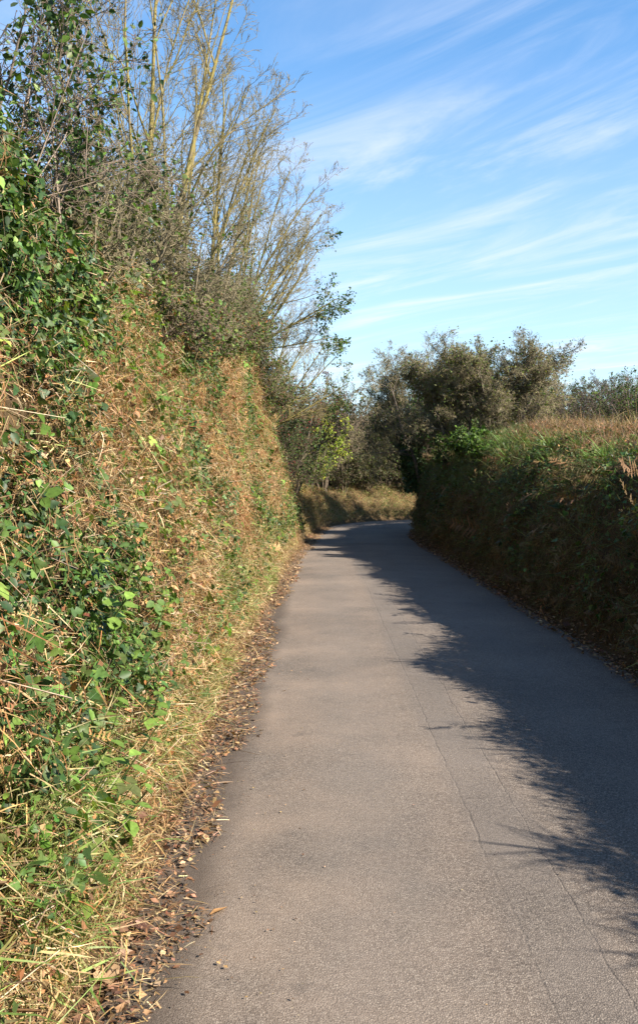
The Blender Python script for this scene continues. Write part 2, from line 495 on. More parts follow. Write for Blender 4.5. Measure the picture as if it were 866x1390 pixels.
UP = np.array([0, 0, 1.0])
def leaves_on(bag, tpl, smp, size, colors, depth=.12, jit=.7, down=.6, cj=.28, lift=0.0):
    s, u, P, N, z = smp; n = len(P)
    if n == 0: return
    d = (rng.random(n)**.7)*depth+lift
    Pn = P+N*d[:, None]+rng.normal(0, .015, (n, 3))
    nn = unit(N+.35*UP+jit*rng.normal(size=(n, 3))*.6)
    ax = unit(-down*UP[None]+rng.normal(0, .6, (n, 3))+.2*N)
    S = size*np.exp(np.minimum(rng.normal(0, .4, n), .6))
    bag.put(tpl[0], tpl[1], Pn, ax, nn, S, pal(colors, n, cj))

def tufts_on(bag, smp, per, length, width, colors, spread=.5, out=.5, down=.6, lift=.02, rad=.05, cj=.22, tmpl=None):
    s, u, P, N, z = smp; n = len(P)
    if n == 0: return
    base = unit(N*out-UP*down+rng.normal(0, .55, (n, 3)))
    bc = pal(colors, n, cj)
    k = np.repeat(np.arange(n), per); m = len(k)
    A = unit(base[k]+rng.normal(0, spread, (m, 3)))
    Pp = P[k]+N[k]*(lift+rng.random(m)[:, None]*.06)+rng.normal(0, rad, (m, 3))
    nn = unit(N[k]+.6*rng.normal(size=(m, 3)))
    Ln = length*np.exp(rng.normal(0, .4, m)); W = width*np.exp(rng.normal(0, .25, m))
    C = bc[k]*np.exp(rng.normal(0, .18, (m, 1)))
    for i, T in enumerate(BLADES):
        q = (np.arange(m)*7+np.arange(m)//5) % len(BLADES) == i
        bag.put(T[0], T[1], Pp[q], A[q], nn[q], np.stack([W[q], Ln[q], Ln[q]], 1), C[q])

def left_zone(s, z):
    """greenness of the left bank 0..1: ivy patches near, dry band beyond"""
    a = fbm(s*.55, z*.7, 1, 3); b = fbm(s*1.8, z*2.0, 5, 2)
    near = 1-sstep(4.2, 6.8, s-.9*sstep(1.8, 2.6, z)*2)
    high = sstep(2.1, 2.9, z)*(1-sstep(8, 13, s))
    g = (.38+.24*(1-sstep(1.7, 2.2, z)))*near*sstep(.5, .9, z)+.36*high+.14*sstep(14, 20, s)
    return np.clip((a*.60+b*.40-.48)*4.4+g+.1+.22*sstep(10, 15, s)*sstep(1.6, 2.6, z), 0, 1)

def build_left_bank():
    S0, S1 = 1.6, 44
    N_ = 1
    # ivy
    b = Bag()
    d = lambda s, z, u: left_zone(s, z)**1.4*sstep(.25, .7, z)*np.where(s < 14, 1, .75)
    leaves_on(b, IVY, bank_sample(170000, -1, S0, 26, .1, .98, d, 1.5), .029, IVY_C, .17)
    leaves_on(b, LEAF, bank_sample(40000, -1, S0, 26, .12, .98, d, 1.5), .031, IVY_C+GREEN_C[:2], .18)
    o = obj('ivy', b.mesh('ivy', True), M_IVY)
    tag(o, 'dark glossy ivy leaves climbing over the tall sunlit hedge bank', 'ivy', kind='stuff')
    # bramble and mixed green leaves
    b = Bag()
    d2 = lambda s, z, u: np.clip(left_zone(s+3.3, z+1.1)*1.0, .17, 1)*sstep(.08, .5, z)
    leaves_on(b, TRI, bank_sample(14000, -1, S0, 30, .1, 1, d2, 1.4), .055, GREEN_C, .2, .8)
    leaves_on(b, SMALL, bank_sample(110000, -1, S0, S1, .1, 1, d2, 1.2), .024, GREEN_C+IVY_C, .16, 1.0)
    leaves_on(b, LEAF, bank_sample(18000, -1, S0, S1, .5, 1, d2, 1.2), .035, GREEN_C, .2, 1.0)
    o = obj('bramble', b.mesh('bramble', True), M_LEAF)
    tag(o, 'small green bramble leaves scattered through the tall sunlit hedge bank', 'bramble', kind='stuff')
    # dry grass
    b = Bag()
    d3 = lambda s, z, u: np.clip(1.15-left_zone(s, z)*.85, .15, 1)*sstep(.03, .18, z)
    tufts_on(b, bank_sample(38000, -1, S0, S1, .045, 1, d3, 1.3), 9, .075, .004, DRY_C, .75, .5, .45)
    tufts_on(b, bank_sample(4500, -1, S0, S1, .06, 1, d3, 1.4), 4, .13, .004, DRY_C, .5, .5, .6, .05)
    tufts_on(b, bank_sample(7000, -1, S0, 8, .045, 1, d3, 1.1), 9, .07, .0036, DRY_C+RUST_C, .8, .45, .5)
    dh = lambda s, z, u: np.clip((fbm(s*1.3, z*.8, 14)-.42)*5, .04, 1)*np.clip(1.1-left_zone(s, z)*.8, .15, 1)*sstep(.5, 1.0, z)
    tufts_on(b, bank_sample(13000, -1, S0, 34, .2, 1, dh, 1.2), 9, .16, .0042, RUST_C+RUST_C+DRY_C[:4]+[(.30, .17, .08)], .28, .3, 1.3, .07, .05)
    o = obj('dry_grass', b.mesh('dry_grass'), M_DRY)
    tag(o, 'tan dead grass hanging in tangles over the tall sunlit hedge bank', 'dry grass', kind='stuff')
    # withered leaf scraps
    b = Bag()
    d6 = lambda s, z, u: np.clip(1.1-left_zone(s, z)*.7, .2, 1)*sstep(.05, .3, z)
    leaves_on(b, SMALL, bank_sample(70000, -1, S0, S1, .07, 1, d6, 1.2), .021, RUST_C+RUST_C+DRY_C[1:4]+LITTER_C[:3], .15, 1.2, .5, .3)
    leaves_on(b, LEAF, bank_sample(6000, -1, S0, 30, .1, 1, d6, 1.2), .032, RUST_C+RUST_C+DRY_C[1:3]+LITTER_C[:3], .17, 1.2, .5, .3)
    tag(obj('withered_leaves', b.mesh('withered_leaves'), M_DEADLEAF), 'small withered brown leaves mixed into the tall sunlit hedge bank', 'dead leaves', kind='stuff')
    # broken rusty bracken
    b = Bag()
    d4 = lambda s, z, u: np.clip((fbm(s*.8, z*.9, 12)-.42)*4, .05, 1)*sstep(.3, .8, z)
    s, u, P, N, z = bank_sample(8500, -1, S0, 34, .12, 1, d4, 1.2)
    n = len(P); A = unit(-UP*.5+N*.55+rng.normal(0, .6, (n, 3)))
    C = pal(RUST_C+DRY_C[:3], n, .25); Sz = (.10+.05*sstep(4, 9, s))*np.exp(rng.normal(0, .35, n))
    for i, T in enumerate(FROND_D):
        q = np.arange(n) % 4 == i
        b.put(T[0], T[1], P[q]+N[q]*.05, A[q], unit(N[q]+.5*rng.normal(size=(q.sum(), 3))), Sz[q], C[q])
    o = obj('bracken', b.mesh('bracken'), M_DRY)
    tag(o, 'rusty brown broken bracken caught in the tall sunlit hedge bank', 'bracken', kind='stuff')
    # green grass low on the bank and near the foot
    b = Bag()
    d5 = lambda s, z, u: np.clip((fbm(s*1.1, z*1.5, 8)-.36)*3.2+.5*sstep(24, 28, s), .03, 1)*np.clip(np.where(z < 1.0, 1, .3)+.8*sstep(24, 28, s), 0, 1)*sstep(.06, .2, z)
    tufts_on(b, bank_sample(11000, -1, S0, S1, .05, .9, d5, 1.15), 9, .09, .0048, GRASS_C+[(.26, .26, .10), (.3, .27, .12)], .55, .7, .1)
    tufts_on(b, bank_sample(5000, -1, S0, 14, .05, .22, d5, 1.3), 9, .095, .0048, GRASS_C+[(.26, .26, .10), (.3, .27, .12)], .55, .7, .0)
    o = obj('green_grass', b.mesh('green_grass'), M_GRASS)
    tag(o, 'short green grass tufts low on the sunlit left bank', 'grass', kind='stuff')
    # twigs and straws in all directions
    b = Bag()
    s, u, P, N, z = bank_sample(9000, -1, S0, 36, .1, 1, None, 1.4)
    n = len(P); A = unit(N*.35+rng.normal(0, .8, (n, 3))); Ln = .085*np.exp(rng.normal(0, .5, n)); W = .0045*np.exp(rng.normal(0, .3, n))
    C = pal([(.42, .33, .22), (.30, .22, .14), (.16, .10, .06), (.5, .42, .31), (.22, .12, .06)], n, .2)
    b.put(STALK[0], STALK[1], P+N*(.05+.1*rng.random((n, 1))), A, randv(n), np.stack([W, Ln, W], 1), C)
    o = obj('dead_stems', b.mesh('dead_stems'), M_DRY)
    tag(o, 'fine broken straws and dead stems tangled in the tall sunlit bank', 'dead stems', kind='stuff')
    # litter along the foot
    b = Bag()
    s = S0+(30-S0)*rng.random(48000)**1.4; u = rng.random(48000)**1.1*.17-.02
    x, y, nx, ny = edge_at(EDGE_L, S_L, s, -1)
    off = (rng.random(48000)**.8)*.52-.09*fbm(s*1.3, s*0, 2)-.05+.26*(fbm(s*2.1, 0*s, 6)-.5)
    z = zoff(np.maximum(off, 0), s, -1)+.012+.02*rng.random(48000)
    z = np.where(off < 0.13, np.maximum(z, .016), z)
    P = np.stack([x+nx*off, y+ny*off, z], 1); n = len(P)
    nn = unit(UP+.5*rng.normal(size=(n, 3))); A = unit(rng.normal(size=(n, 3))*np.array([1, 1, .25]))
    C = pal(LITTER_C, n, .3)
    q = rng.random(n) < .55
    b.put(SMALL[0], SMALL[1], P[q], A[q], nn[q], .018*np.exp(rng.normal(0, .5, q.sum())), C[q])
    q = ~q; m = q.sum(); Ln = .07*np.exp(rng.normal(0, .5, m))
    b.put(BLADES[1][0], BLADES[1][1], P[q], A[q], nn[q], np.stack([.003*np.exp(rng.normal(0, .3, m)), Ln, Ln], 1), pal(DRY_C+LITTER_C, m, .25))
    o = obj('leaf_litter', b.mesh('leaf_litter'), M_DEADLEAF)
    tag(o, 'brown crumbled leaf litter along the sunlit left edge of the road', 'leaf litter', kind='stuff')
build_left_bank()

def build_right_bank():
    S0, S1 = -7, 36
    b = Bag()
    d = lambda s, z, u: np.clip((fbm(s*.8, z*1.1, 2)-.36)*3.5, .12, 1)*sstep(.2, .6, z)
    leaves_on(b, IVY, bank_sample(40000, 1, S0, S1, .12, .8, d), .040, IVY_C, .15)
    leaves_on(b, SMALL, bank_sample(50000, 1, S0, S1, .12, 1, d), .03, IVY_C+GREEN_C[:3], .16)
    dU = lambda s, z, u: np.clip((fbm(s*.9, z*1.2, 10)-.30)*2.8, .1, 1)*sstep(.7, 1.5, z)
    leaves_on(b, LEAF, bank_sample(36000, 1, S0, S1, .35, .74, dU), .04, GREEN_C+IVY_C[3:]+OLIVE_C, .2)
    tag(obj('ivy', b.mesh('ivy', True), M_IVY), 'ivy and small leaves over the shaded right bank', 'ivy', kind='stuff')
    b = Bag()
    d3 = lambda s, z, u: np.clip(.9-.6*fbm(s*.8, z*1.1, 2), .2, 1)*sstep(.06, .3, z)
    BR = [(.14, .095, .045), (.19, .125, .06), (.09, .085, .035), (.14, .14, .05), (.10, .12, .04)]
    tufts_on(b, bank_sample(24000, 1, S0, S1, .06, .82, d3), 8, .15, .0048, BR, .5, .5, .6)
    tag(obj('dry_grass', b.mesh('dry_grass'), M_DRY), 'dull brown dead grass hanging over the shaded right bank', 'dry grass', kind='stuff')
    b = Bag()
    s, u, P, N, z = bank_sample(5200, 1, S0, S1, .1, .85, None)
    n = len(P); A = unit(-UP*.6+N*.6+rng.normal(0, .5, (n, 3)))
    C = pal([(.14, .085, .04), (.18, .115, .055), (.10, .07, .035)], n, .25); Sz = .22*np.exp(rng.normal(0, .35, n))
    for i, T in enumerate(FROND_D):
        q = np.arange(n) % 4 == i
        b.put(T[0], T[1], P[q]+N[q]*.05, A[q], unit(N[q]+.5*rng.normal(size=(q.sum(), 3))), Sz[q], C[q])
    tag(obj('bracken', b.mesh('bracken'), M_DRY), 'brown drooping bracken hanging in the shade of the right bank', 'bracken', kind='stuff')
    # green grass: upper part of the face and the crest
    b = Bag()
    dg = lambda s, z, u: np.clip((fbm(s*.9, z*1.2, 10)-.3)*2.5, .05, 1)*sstep(.9, 1.7, z)
    tufts_on(b, bank_sample(13000, 1, S0, S1, .33, .72, dg), 9, .14, .0055, [(.07, .11, .028), (.10, .14, .04), (.12, .12, .05)], .45, .6, -.35)
    tag(obj('green_grass', b.mesh('green_grass'), M_GRASS), 'long green grass along the crest of the shaded right bank', 'grass', kind='stuff')
    # sunlit dead bracken and straw standing on the crest
    b = Bag()
    dB = lambda s, z, u: np.clip((fbm(s*.7, u*6, 13)-.25)*2.6, .15, 1)*np.where(s < 9, .35+.65*sstep(2, 9, s), 1)
    s, u, P, N, z = bank_sample(9000, 1, S0, 30, .66, 1.0, dB)
    n = len(P); A = unit(UP*.9+rng.normal(0, .45, (n, 3))); C = pal([(.23, .12, .065), (.28, .16, .09), (.18, .10, .06), (.33, .21, .13)], n, .22)
    Sz = .18*np.exp(np.minimum(rng.normal(0, .3, n), .3))
    for i, T in enumerate(FROND_D):
        q = np.arange(n) % 4 == i
        b.put(T[0], T[1], P[q], A[q], randv(q.sum()), Sz[q], C[q])
    tufts_on(b, bank_sample(10000, 1, S0, 32, .64, 1, dB), 7, .18, .0045, [(.24, .16, .10), (.3, .21, .13), (.19, .12, .075), (.24, .135, .085), (.2, .14, .095)], .5, .2, -1.0)
    leaves_on(b, SMALL, bank_sample(40000, 1, S0, 32, .6, 1, dB), .03, RUST_C+[(.21, .12, .08), (.17, .10, .06)]+OLIVE_C, .2, 1.2, .2)
    tag(obj('bracken', b.mesh('bracken'), M_DRY), 'sunlit reddish dead bracken standing along the top of the right bank', 'bracken', kind='stuff')
    # field-side rough grass
    b = Bag(); n = 9000
    x = 4.6+rng.random(n)**1.6*14; y = 4+rng.random(n)*40; z, lo, ro = terrain(x, y)
    k = ro; P = np.stack([x, y, z], 1)[k]
    tufts_on(b, (None, None, P, np.tile(UP, (len(P), 1)), None), 7, .25, .007, [(.2, .13, .07), (.25, .17, .09), (.16, .15, .06)], .45, .9, 0)
    tag(obj('rough_grass', b.mesh('rough_grass'), M_DRY), 'rough tan and green field grass beyond the right bank', 'grass', kind='stuff')
    # litter at the foot
    b = Bag(); n = 14000
    s = 3+27*rng.random(n); x, y, nx, ny = edge_at(EDGE_R, S_R, s, 1)
    off = rng.random(n)**.8*.42-.10*fbm(s*1.5, s*0, 3); z = np.maximum(zoff(np.maximum(off, 0), s, 1), .012)+.015+.02*rng.random(n)
    P = np.stack([x+nx*off, y+ny*off, z], 1)
    nn = unit(UP+.5*rng.normal(size=(n, 3))); A = unit(rng.normal(size=(n, 3))*np.array([1, 1, .25]))
    b.put(SMALL[0], SMALL[1], P, A, nn, .03*np.exp(rng.normal(0, .4, n)), pal(LITTER_C, n, .3))
    tag(obj('leaf_litter', b.mesh('leaf_litter'), M_DEADLEAF), 'brown leaf litter along the shaded right edge of the road', 'leaf litter', kind='stuff')
build_right_bank()

# ------------------------------------------------------------------ trees and shrubs
class Wood:
    def __init__(s, seed):
        s.r = random.Random(seed); s.nr = np.random.default_rng(seed)
        s.thick = Bag(); s.thin = Bag(); s.tips = []; s.tipd = []; s.batch = []; s.q = None
    def tube(s, P, rad, k, col, thin):
        P = np.asarray(P); n = len(P)
        T = np.gradient(P, axis=0); T = unit(T)
        ref = np.array([1, 0, 0]) if abs(T[0][0]) < .8 else np.array([0, 1.0, 0])
        X = unit(np.cross(T, ref)); Y = np.cross(T, X)
        a = np.arange(k)*2*math.pi/k
        V = P[:, None]+np.asarray(rad)[:, None, None]*(np.cos(a)[None, :, None]*X[:, None]+np.sin(a)[None, :, None]*Y[:, None])
        i = np.arange(n-1)[:, None]*k; j = np.arange(k)[None]; j2 = (j+1) % k
        F = np.stack([i+j, i+j2, i+j2+k, i+j+k], 2).reshape(-1, 4)
        (s.thin if thin else s.thick).raw(V.reshape(-1, 3), [F], np.tile(col, (n*k, 1)))
    def grow(s, p, d, L, rad, lev, q):
        if lev >= q['levels']:
            s.batch.append((p, d, L, max(rad, q['rmin']), s.r.gauss(0, .18))); s.q = q; return
        r = s.r; n = max(3, int(L/q['seg'][min(lev, len(q['seg'])-1)]))
        n = min(n, 14)
        P = [np.array(p, float)]; d = np.array(d, float); st = L/n
        up = q['up'][min(lev, len(q['up'])-1)]; wig = q['wig'][min(lev, len(q['wig'])-1)]
        wind = np.array(q.get('wind', (0, 0, 0)), float)*(1 if lev else .6)
        dirs = []
        for i in range(n):
            d = d+wig*s.nr.normal(size=3)+np.array([0, 0, up])*st+wind*st
            d /= np.linalg.norm(d); dirs.append(d); P.append(P[-1]+d*st)
        t = np.linspace(0, 1, n+1); rads = np.maximum(rad*(1-t*(1-q['taper'])), q['rmin'])
        col = np.array(q['bark'] if lev < q['thin_lev'] else q['twig'])*math.exp(r.gauss(0, .18))
        s.tube(P, rads, 6 if rad > .03 else (4 if rad > .008 else 3), col, lev >= q['thin_lev'])
        nc = q['kids'][lev]; nc = max(1, int(nc*r.uniform(.8, 1.2)))
        t0 = q['bare'][lev]
        for c in range(nc):
            tt = t0+(1-t0)*(c+r.random())/nc; i = min(n-1, int(tt*n)); f = tt*n-i
            pp = P[i]*(1-f)+P[i+1]*f; dd = dirs[i]
            ang = R(r.uniform(*q['ang'][lev]))
            perp = s.nr.normal(size=3); perp -= dd*(perp@dd); perp /= np.linalg.norm(perp)
            nd = dd*math.cos(ang)+perp*math.sin(ang)
            ll = L*q['ratio'][lev]*(1-.45*tt)*r.uniform(.7, 1.25)
            s.grow(pp, nd, ll, max(q['rmin'], rads[i]*q['rr'][lev]), lev+1, q)
    def flush(s):
        # all finest twigs, and the side twigs on them, in one go
        if not s.batch: return
        q = s.q; nr = s.nr; B = s.batch; s.batch = []
        P = np.array([b[0] for b in B]); D = unit(np.array([b[1] for b in B])); L = np.array([b[2] for b in B]); Rd = np.array([b[3] for b in B]); C = np.array([b[4] for b in B])
        wig, up = q['wig'][-1], q['up'][-1]; wind = np.array(q.get('wind', (0, 0, 0)), float)
        gens = [(P, D, L, Rd, C)]
        for _ in range(len(q['sub'])+1):
            P, D, L, Rd, C = gens[-1]; n = len(P); st = (L/3)[:, None]
            pts = [P]; d = D; ds = []
            for i in range(3):
                d = unit(d+wig*nr.normal(size=(n, 3))+np.array([0, 0, up])+wind*st); ds.append(d); pts.append(pts[-1]+d*st)
            Q_ = np.stack(pts, 1); Dn = np.stack([ds[0]]+ds, 1)
            rr = np.maximum(Rd[:, None]*np.array([1, .85, .7, .5]), q['rmin']*.8)
            X = unit(np.cross(Dn, np.array([.31, .7, .2]))); Y = np.cross(Dn, X)
            a = np.arange(3)*2*math.pi/3
            V = Q_[:, :, None]+rr[:, :, None, None]*(np.cos(a)[None, None, :, None]*X[:, :, None]+np.sin(a)[None, None, :, None]*Y[:, :, None])
            base = (np.arange(n)*12)[:, None, None]; i = np.arange(3)[None, :, None]*3; j = np.arange(3)[None, None]; j2 = (j+1) % 3
            F = np.stack([base+i+j, base+i+j2, base+i+j2+3, base+i+j+3], 3).reshape(-1, 4)
            col = np.array(q['twig'])[None]*np.exp(C)[:, None]
            s.thin.raw(V.reshape(-1, 3), [F], np.repeat(col, 12, 0))
            s.tips.append(Q_[:, 1:].reshape(-1, 3)); s.tipd.append(Dn[:, 1:].reshape(-1, 3))
            if not (q['sub'] and len(gens) <= len(q['sub'])): break
            cnt, ratio, a0, a1 = q['sub'][len(gens)-1]
            k = np.repeat(np.arange(n), cnt); m = len(k); t = nr.random(m)*2.7+.2; ii = np.minimum(t.astype(int), 2); f = (t-ii)[:, None]
            Pn = Q_[k, ii]*(1-f)+Q_[k, ii+1]*f; dd = Dn[k, ii+1]; pe = nr.normal(size=(m, 3)); pe = unit(pe-dd*(pe*dd).sum(1, keepdims=True))
            ang = np.radians(nr.uniform(a0, a1, m))[:, None]
            gens.append((Pn, dd*np.cos(ang)+pe*np.sin(ang), L[k]*ratio*np.exp(nr.normal(0, .25, m)), np.maximum(Rd[k]*.65, q['rmin']*.8), C[k]+nr.normal(0, .1, m)))
        s.tips = [np.concatenate(s.tips)]; s.tipd = [np.concatenate(s.tipd)]
    def leaves(s, tpl, n, size, colors, spread=.03, cj=.25, sel=None, hang=.3, names=None):
        s.flush(); tips = s.tips[0]; td = s.tipd[0]
        if sel is not None:
            k = sel(tips); tips, td = tips[k], td[k]
        if len(tips) == 0 or n == 0: return None
        k = s.nr.integers(0, len(tips), n)
        P = tips[k]+s.nr.normal(0, spread, (n, 3)); A = unit(td[k]*.5+s.nr.normal(0, .6, (n, 3))-hang*UP)
        b = Bag(); b.put(tpl[0], tpl[1], P, A, unit(UP*.5+s.nr.normal(size=(n, 3))), size*np.exp(s.nr.normal(0, .25, n)), pal(colors, n, cj))
        return b

BASE_Q = dict(seg=[.4, .25, .15, .1], up=[.05, .15, .1, .05], wig=[.05, .1, .14, .18], taper=.35, rmin=.0022, thin_lev=2,
              levels=3, kids=[9, 8, 6], bare=[.25, .15, .1], ang=[(25, 55), (25, 60), (25, 65)], ratio=[.55, .5, .5], rr=[.55, .55, .6],
              bark=(.13, .11, .085), twig=(.10, .075, .055), sub=[(5, .5, 25, 65)])
def Q(**k):
    q = dict(BASE_Q); q.update(k); return q

def plant(name, loc, label, cat, group, w, barkmat, twigmat, leafsets, trunkname='trunk'):
    w.flush(); root = empty(name, loc); tag(root, label, cat, group)
    if w.thick.n: obj(trunkname, w.thick.mesh(trunkname, True, loc), barkmat, root)
    if w.thin.n: obj('twigs', w.thin.mesh('twigs', False, loc), twigmat, root)
    for nm, b, m in leafsets:
        if b is not None: obj(nm, b.mesh(nm, False, loc), m, root)
    return root

def lichen_tree(x, y, stems, label, seed, leaf=0, **kw):
    z = ground_z(x, y)-.1
    w = Wood(seed)
    q = Q(levels=3, kids=[9, 7, 4], sub=[(4, .55, 20, 55)], up=[.05, .22, .16, .08], wig=[.045, .09, .12, .16], ratio=[.42, .5, .5], bare=[.2, .1, .1],
          ang=[(18, 45), (22, 50), (20, 55)], bark=(.16, .13, .08), twig=(.19, .155, .075), rmin=.0026, rr=[.5, .5, .6], **kw)
    for (dx, dy, d, L, r) in stems:
        w.grow((x+dx, y+dy, z), unit(np.array(d, float)), L, r, 0, q)
    ls = [('foliage', w.leaves(LEAF, leaf, .05, IVY_C+GREEN_C[:1], .04, sel=lambda t: t[:, 0] > np.quantile(t[:, 0], .8)), M_LEAF)] if leaf else []
    return plant('bare_tree', (x, y, z), label, 'tree', 'bare trees along the left hedge', w, M_LICHEN, M_TWIG, ls)

lichen_tree(-2.05, 10.6, [(0, 0, (.0, .0, 1), 5.2, .034), (.2, .1, (.14, .05, 1), 5.0, .034), (-.25, .3, (-.22, .1, 1), 4.4, .028), (.1, -.3, (-.1, -.2, 1), 3.8, .022), (.35, .3, (.05, .1, 1), 4.2, .026), (-.1, .1, (.26, .0, 1), 3.8, .022), (-.3, .2, (-.05, .1, 1), 4.4, .026), (.3, -.1, (.1, -.1, 1), 3.6, .02)],
            'tallest bare tree with two yellow lichened stems above the nearer hedge top', 21)
lichen_tree(-2.05, 14.2, [(0, 0, (.08, .0, 1), 3.9, .034), (.25, .2, (.2, .1, 1), 3.8, .032), (-.2, .1, (-.08, .1, 1), 3.6, .028), (.1, .3, (.3, 0, 1), 3.5, .028), (.4, .3, (.12, .1, 1), 3.6, .026), (-.4, 0, (.0, .1, 1), 3.4, .026), (.2, -.1, (.4, .0, 1), 3.0, .024)],
            'bare upright tree with golden lichen, second along the left hedge top', 22, wind=(.02, 0, 0))
lichen_tree(-1.9, 17.6, [(0, 0, (.2, .0, 1), 3.4, .034), (.2, .3, (.3, .1, 1), 3.5, .032), (.1, -.3, (.42, .0, 1), 3.3, .028), (-.2, .3, (.08, .1, 1), 3.3, .028), (.3, 0, (.52, .1, 1), 3.0, .026), (.4, .4, (.25, 0, 1), 3.3, .026), (.5, .1, (.65, .1, 1), 2.7, .024), (.3, -.2, (.8, 0, .9), 2.4, .022)],
            'bare lichened tree leaning gently over the lane, third along the left hedge', 23, wind=(.03, 0, 0))
lichen_tree(-1.8, 21.0, [(0, 0, (.38, -.1, 1), 3.1, .036), (.1, .4, (.5, .0, 1), 2.9, .034), (.2, .2, (.8, -.1, 1), 2.8, .032), (-.1, .6, (.2, 0, 1), 3.1, .032), (.1, .1, (1.1, .0, .6), 2.4, .03), (.1, -.2, (.65, .2, 1), 2.9, .032), (.0, -.3, (.9, .1, .35), 2.2, .026), (.2, .2, (1.0, .1, .15), 2.0, .022)],
            'last bare tree, arching far out over the lane with dark leaves at its tips', 24, leaf=1500, wind=(.02, 0, 0))

lichen_tree(-1.35, 23.4, [(0, 0, (.5, .0, 1), 2.6, .034), (.1, .2, (.8, .1, .9), 2.5, .03), (.0, -.2, (.3, .0, 1), 2.7, .03), (.2, .1, (1.0, .0, .55), 2.2, .026), (.1, .3, (.65, .2, .8), 2.6, .028), (-.1, .1, (.15, 0, 1), 2.8, .03), (.0, .0, (1, -.2, .25), 1.9, .022)],
            'low spreading bare tree at the very end of the tall hedge, under the arching one', 25, leaf=700, wind=(.02, 0, 0))

def shrub(x, y, h, label, seed, group, leafn=400, leafsize=.035, leafcol=None, tilt=(0, 0), stems=7, spread=.5, twig=(.11, .085, .06), bark=(.14, .11, .08),
          tpl=LEAF, name='shrub', z=None, dens=1.0, mat=None, cat='shrub', bm=None, kids=(7, 6, 4), rmin=.0024, levels=3, mleaf=None, extra=None, sub=((5, .5, 25, 65),)):
    z = (ground_z(x, y)-.08) if z is None else z
    w = Wood(seed)
    q = Q(levels=levels, kids=list(kids), up=[.1, .15, .1, .05], wig=[.09, .13, .16, .2], ratio=[.55, .55, .5], bare=[.15, .1, .1],
          ang=[(20, 60), (25, 70), (25, 75)], bark=bark, twig=twig, rmin=rmin, thin_lev=1, sub=list(sub))
    for i in range(stems):
        a = i*2.4+seed; sp = spread*(.3+.7*w.r.random())
        d = unit(np.array([math.cos(a)*sp+tilt[0], math.sin(a)*sp+tilt[1], 1.0]))
        w.grow((x+.12*math.cos(a), y+.12*math.sin(a), z), d, h*w.r.uniform(.75, 1.05), .010*h+.004, 0, q)
    ls = []
    if leafn: ls.append(('foliage', w.leaves(tpl, leafn, leafsize, leafcol or GREEN_C, .04), mleaf or M_LEAF))
    if extra: ls.append(('berries', w.leaves(SMALL, extra[0], extra[1], extra[2], .04), M_LEAF))
    return plant(name, (x, y, z), label, cat, group, w, bm or M_BARK, M_BARK, ls, 'stems')

G_T = 'twiggy shrubs on the left hedge top'
OLIVE = [(.06, .075, .025), (.085, .09, .03), (.05, .06, .022), (.10, .085, .035)]
HB = [(-1.55, 5.9, .85, 'brownish twiggy shrub at the near end of the left hedge top', 2200),
      (-1.65, 7.3, 1.25, 'grey twiggy shrub with sparse small leaves below the tallest bare tree', 2000),
      (-1.7, 8.8, 1.5, 'dense bare thicket just before the tallest bare tree', 1500),
      (-1.6, 10.4, 1.45, 'tangled twiggy shrub in front of the stems of the tallest bare tree', 2000),
      (-1.55, 12.2, 1.35, 'grey thicket between the first two lichened trees', 1600),
      (-1.5, 14.2, 1.3, 'olive twiggy shrub in front of the second lichened tree', 2800),
      (-1.55, 16.2, 1.3, 'loose twiggy shrub between the second and third lichened trees', 2400),
      (-1.55, 18.4, 1.2, 'small leaved shrub in front of the third lichened tree', 3500),
      (-1.5, 20.6, 1.1, 'leafy olive shrub at the foot of the arching tree', 4500)]
for i, (x, y, h, lab, nl) in enumerate(HB):
    shrub(x, y, h*.85, lab, 40+i, G_T, int(nl*.8), .034, OLIVE+GREEN_C[:2], stems=12, spread=.5, kids=(9, 7, 4), twig=(.165, .14, .085), bark=(.18, .15, .10), sub=((2, .5, 25, 65),))

# near privet at the top left
w = Wood(61); x, y = -1.52, 4.35; z = ground_z(x, y)-.1
q = Q(levels=3, kids=[7, 6, 4], up=[.1, .2, .1, .05], wig=[.08, .1, .14, .15], ratio=[.5, .5, .5], bark=(.19, .15, .115), twig=(.13, .10, .075), sub=[(2, .5, 25, 60)], thin_lev=2, rmin=.0024, bare=[.2, .15, .1])
for d, L, r in (((.02, .1, 1), 2.0, .017), ((-.15, .0, 1), 1.9, .012), ((.2, .3, 1), 1.5, .009), ((.4, .2, 1), 1.3, .007), ((.3, .5, .9), 1.5, .007)):
    w.grow((x+w.r.uniform(-.1, .1), y+w.r.uniform(-.1, .2), z), unit(np.array(d)), L, r, 0, q)
plant('privet', (x, y, z), 'leggy privet with pale trunk and dark leaves at the top left', 'shrub', None, w, M_BARK, M_BARK,
      [('foliage', w.leaves(LEAF, 1300, .036, IVY_C+GREEN_C[:1], .03), M_IVY)])
w = Wood(62); x, y = -1.5, 5.2; z = ground_z(x, y)-.1
for d, L, r in (((.05, .1, 1), 1.5, .010), ((.1, .1, 1), 1.7, .010), ((-.1, .2, 1), 1.5, .010), ((.2, .3, 1), 1.1, .008)):
    w.grow((x+w.r.uniform(-.1, .1), y+w.r.uniform(-.1, .2), z), unit(np.array(d)), L, r, 0, q)
plant('privet', (x, y, z), 'smaller leafy privet right behind the pale trunked one', 'shrub', None, w, M_BARK, M_BARK,
      [('foliage', w.leaves(LEAF, 1500, .036, IVY_C+GREEN_C[:1], .03), M_IVY)])

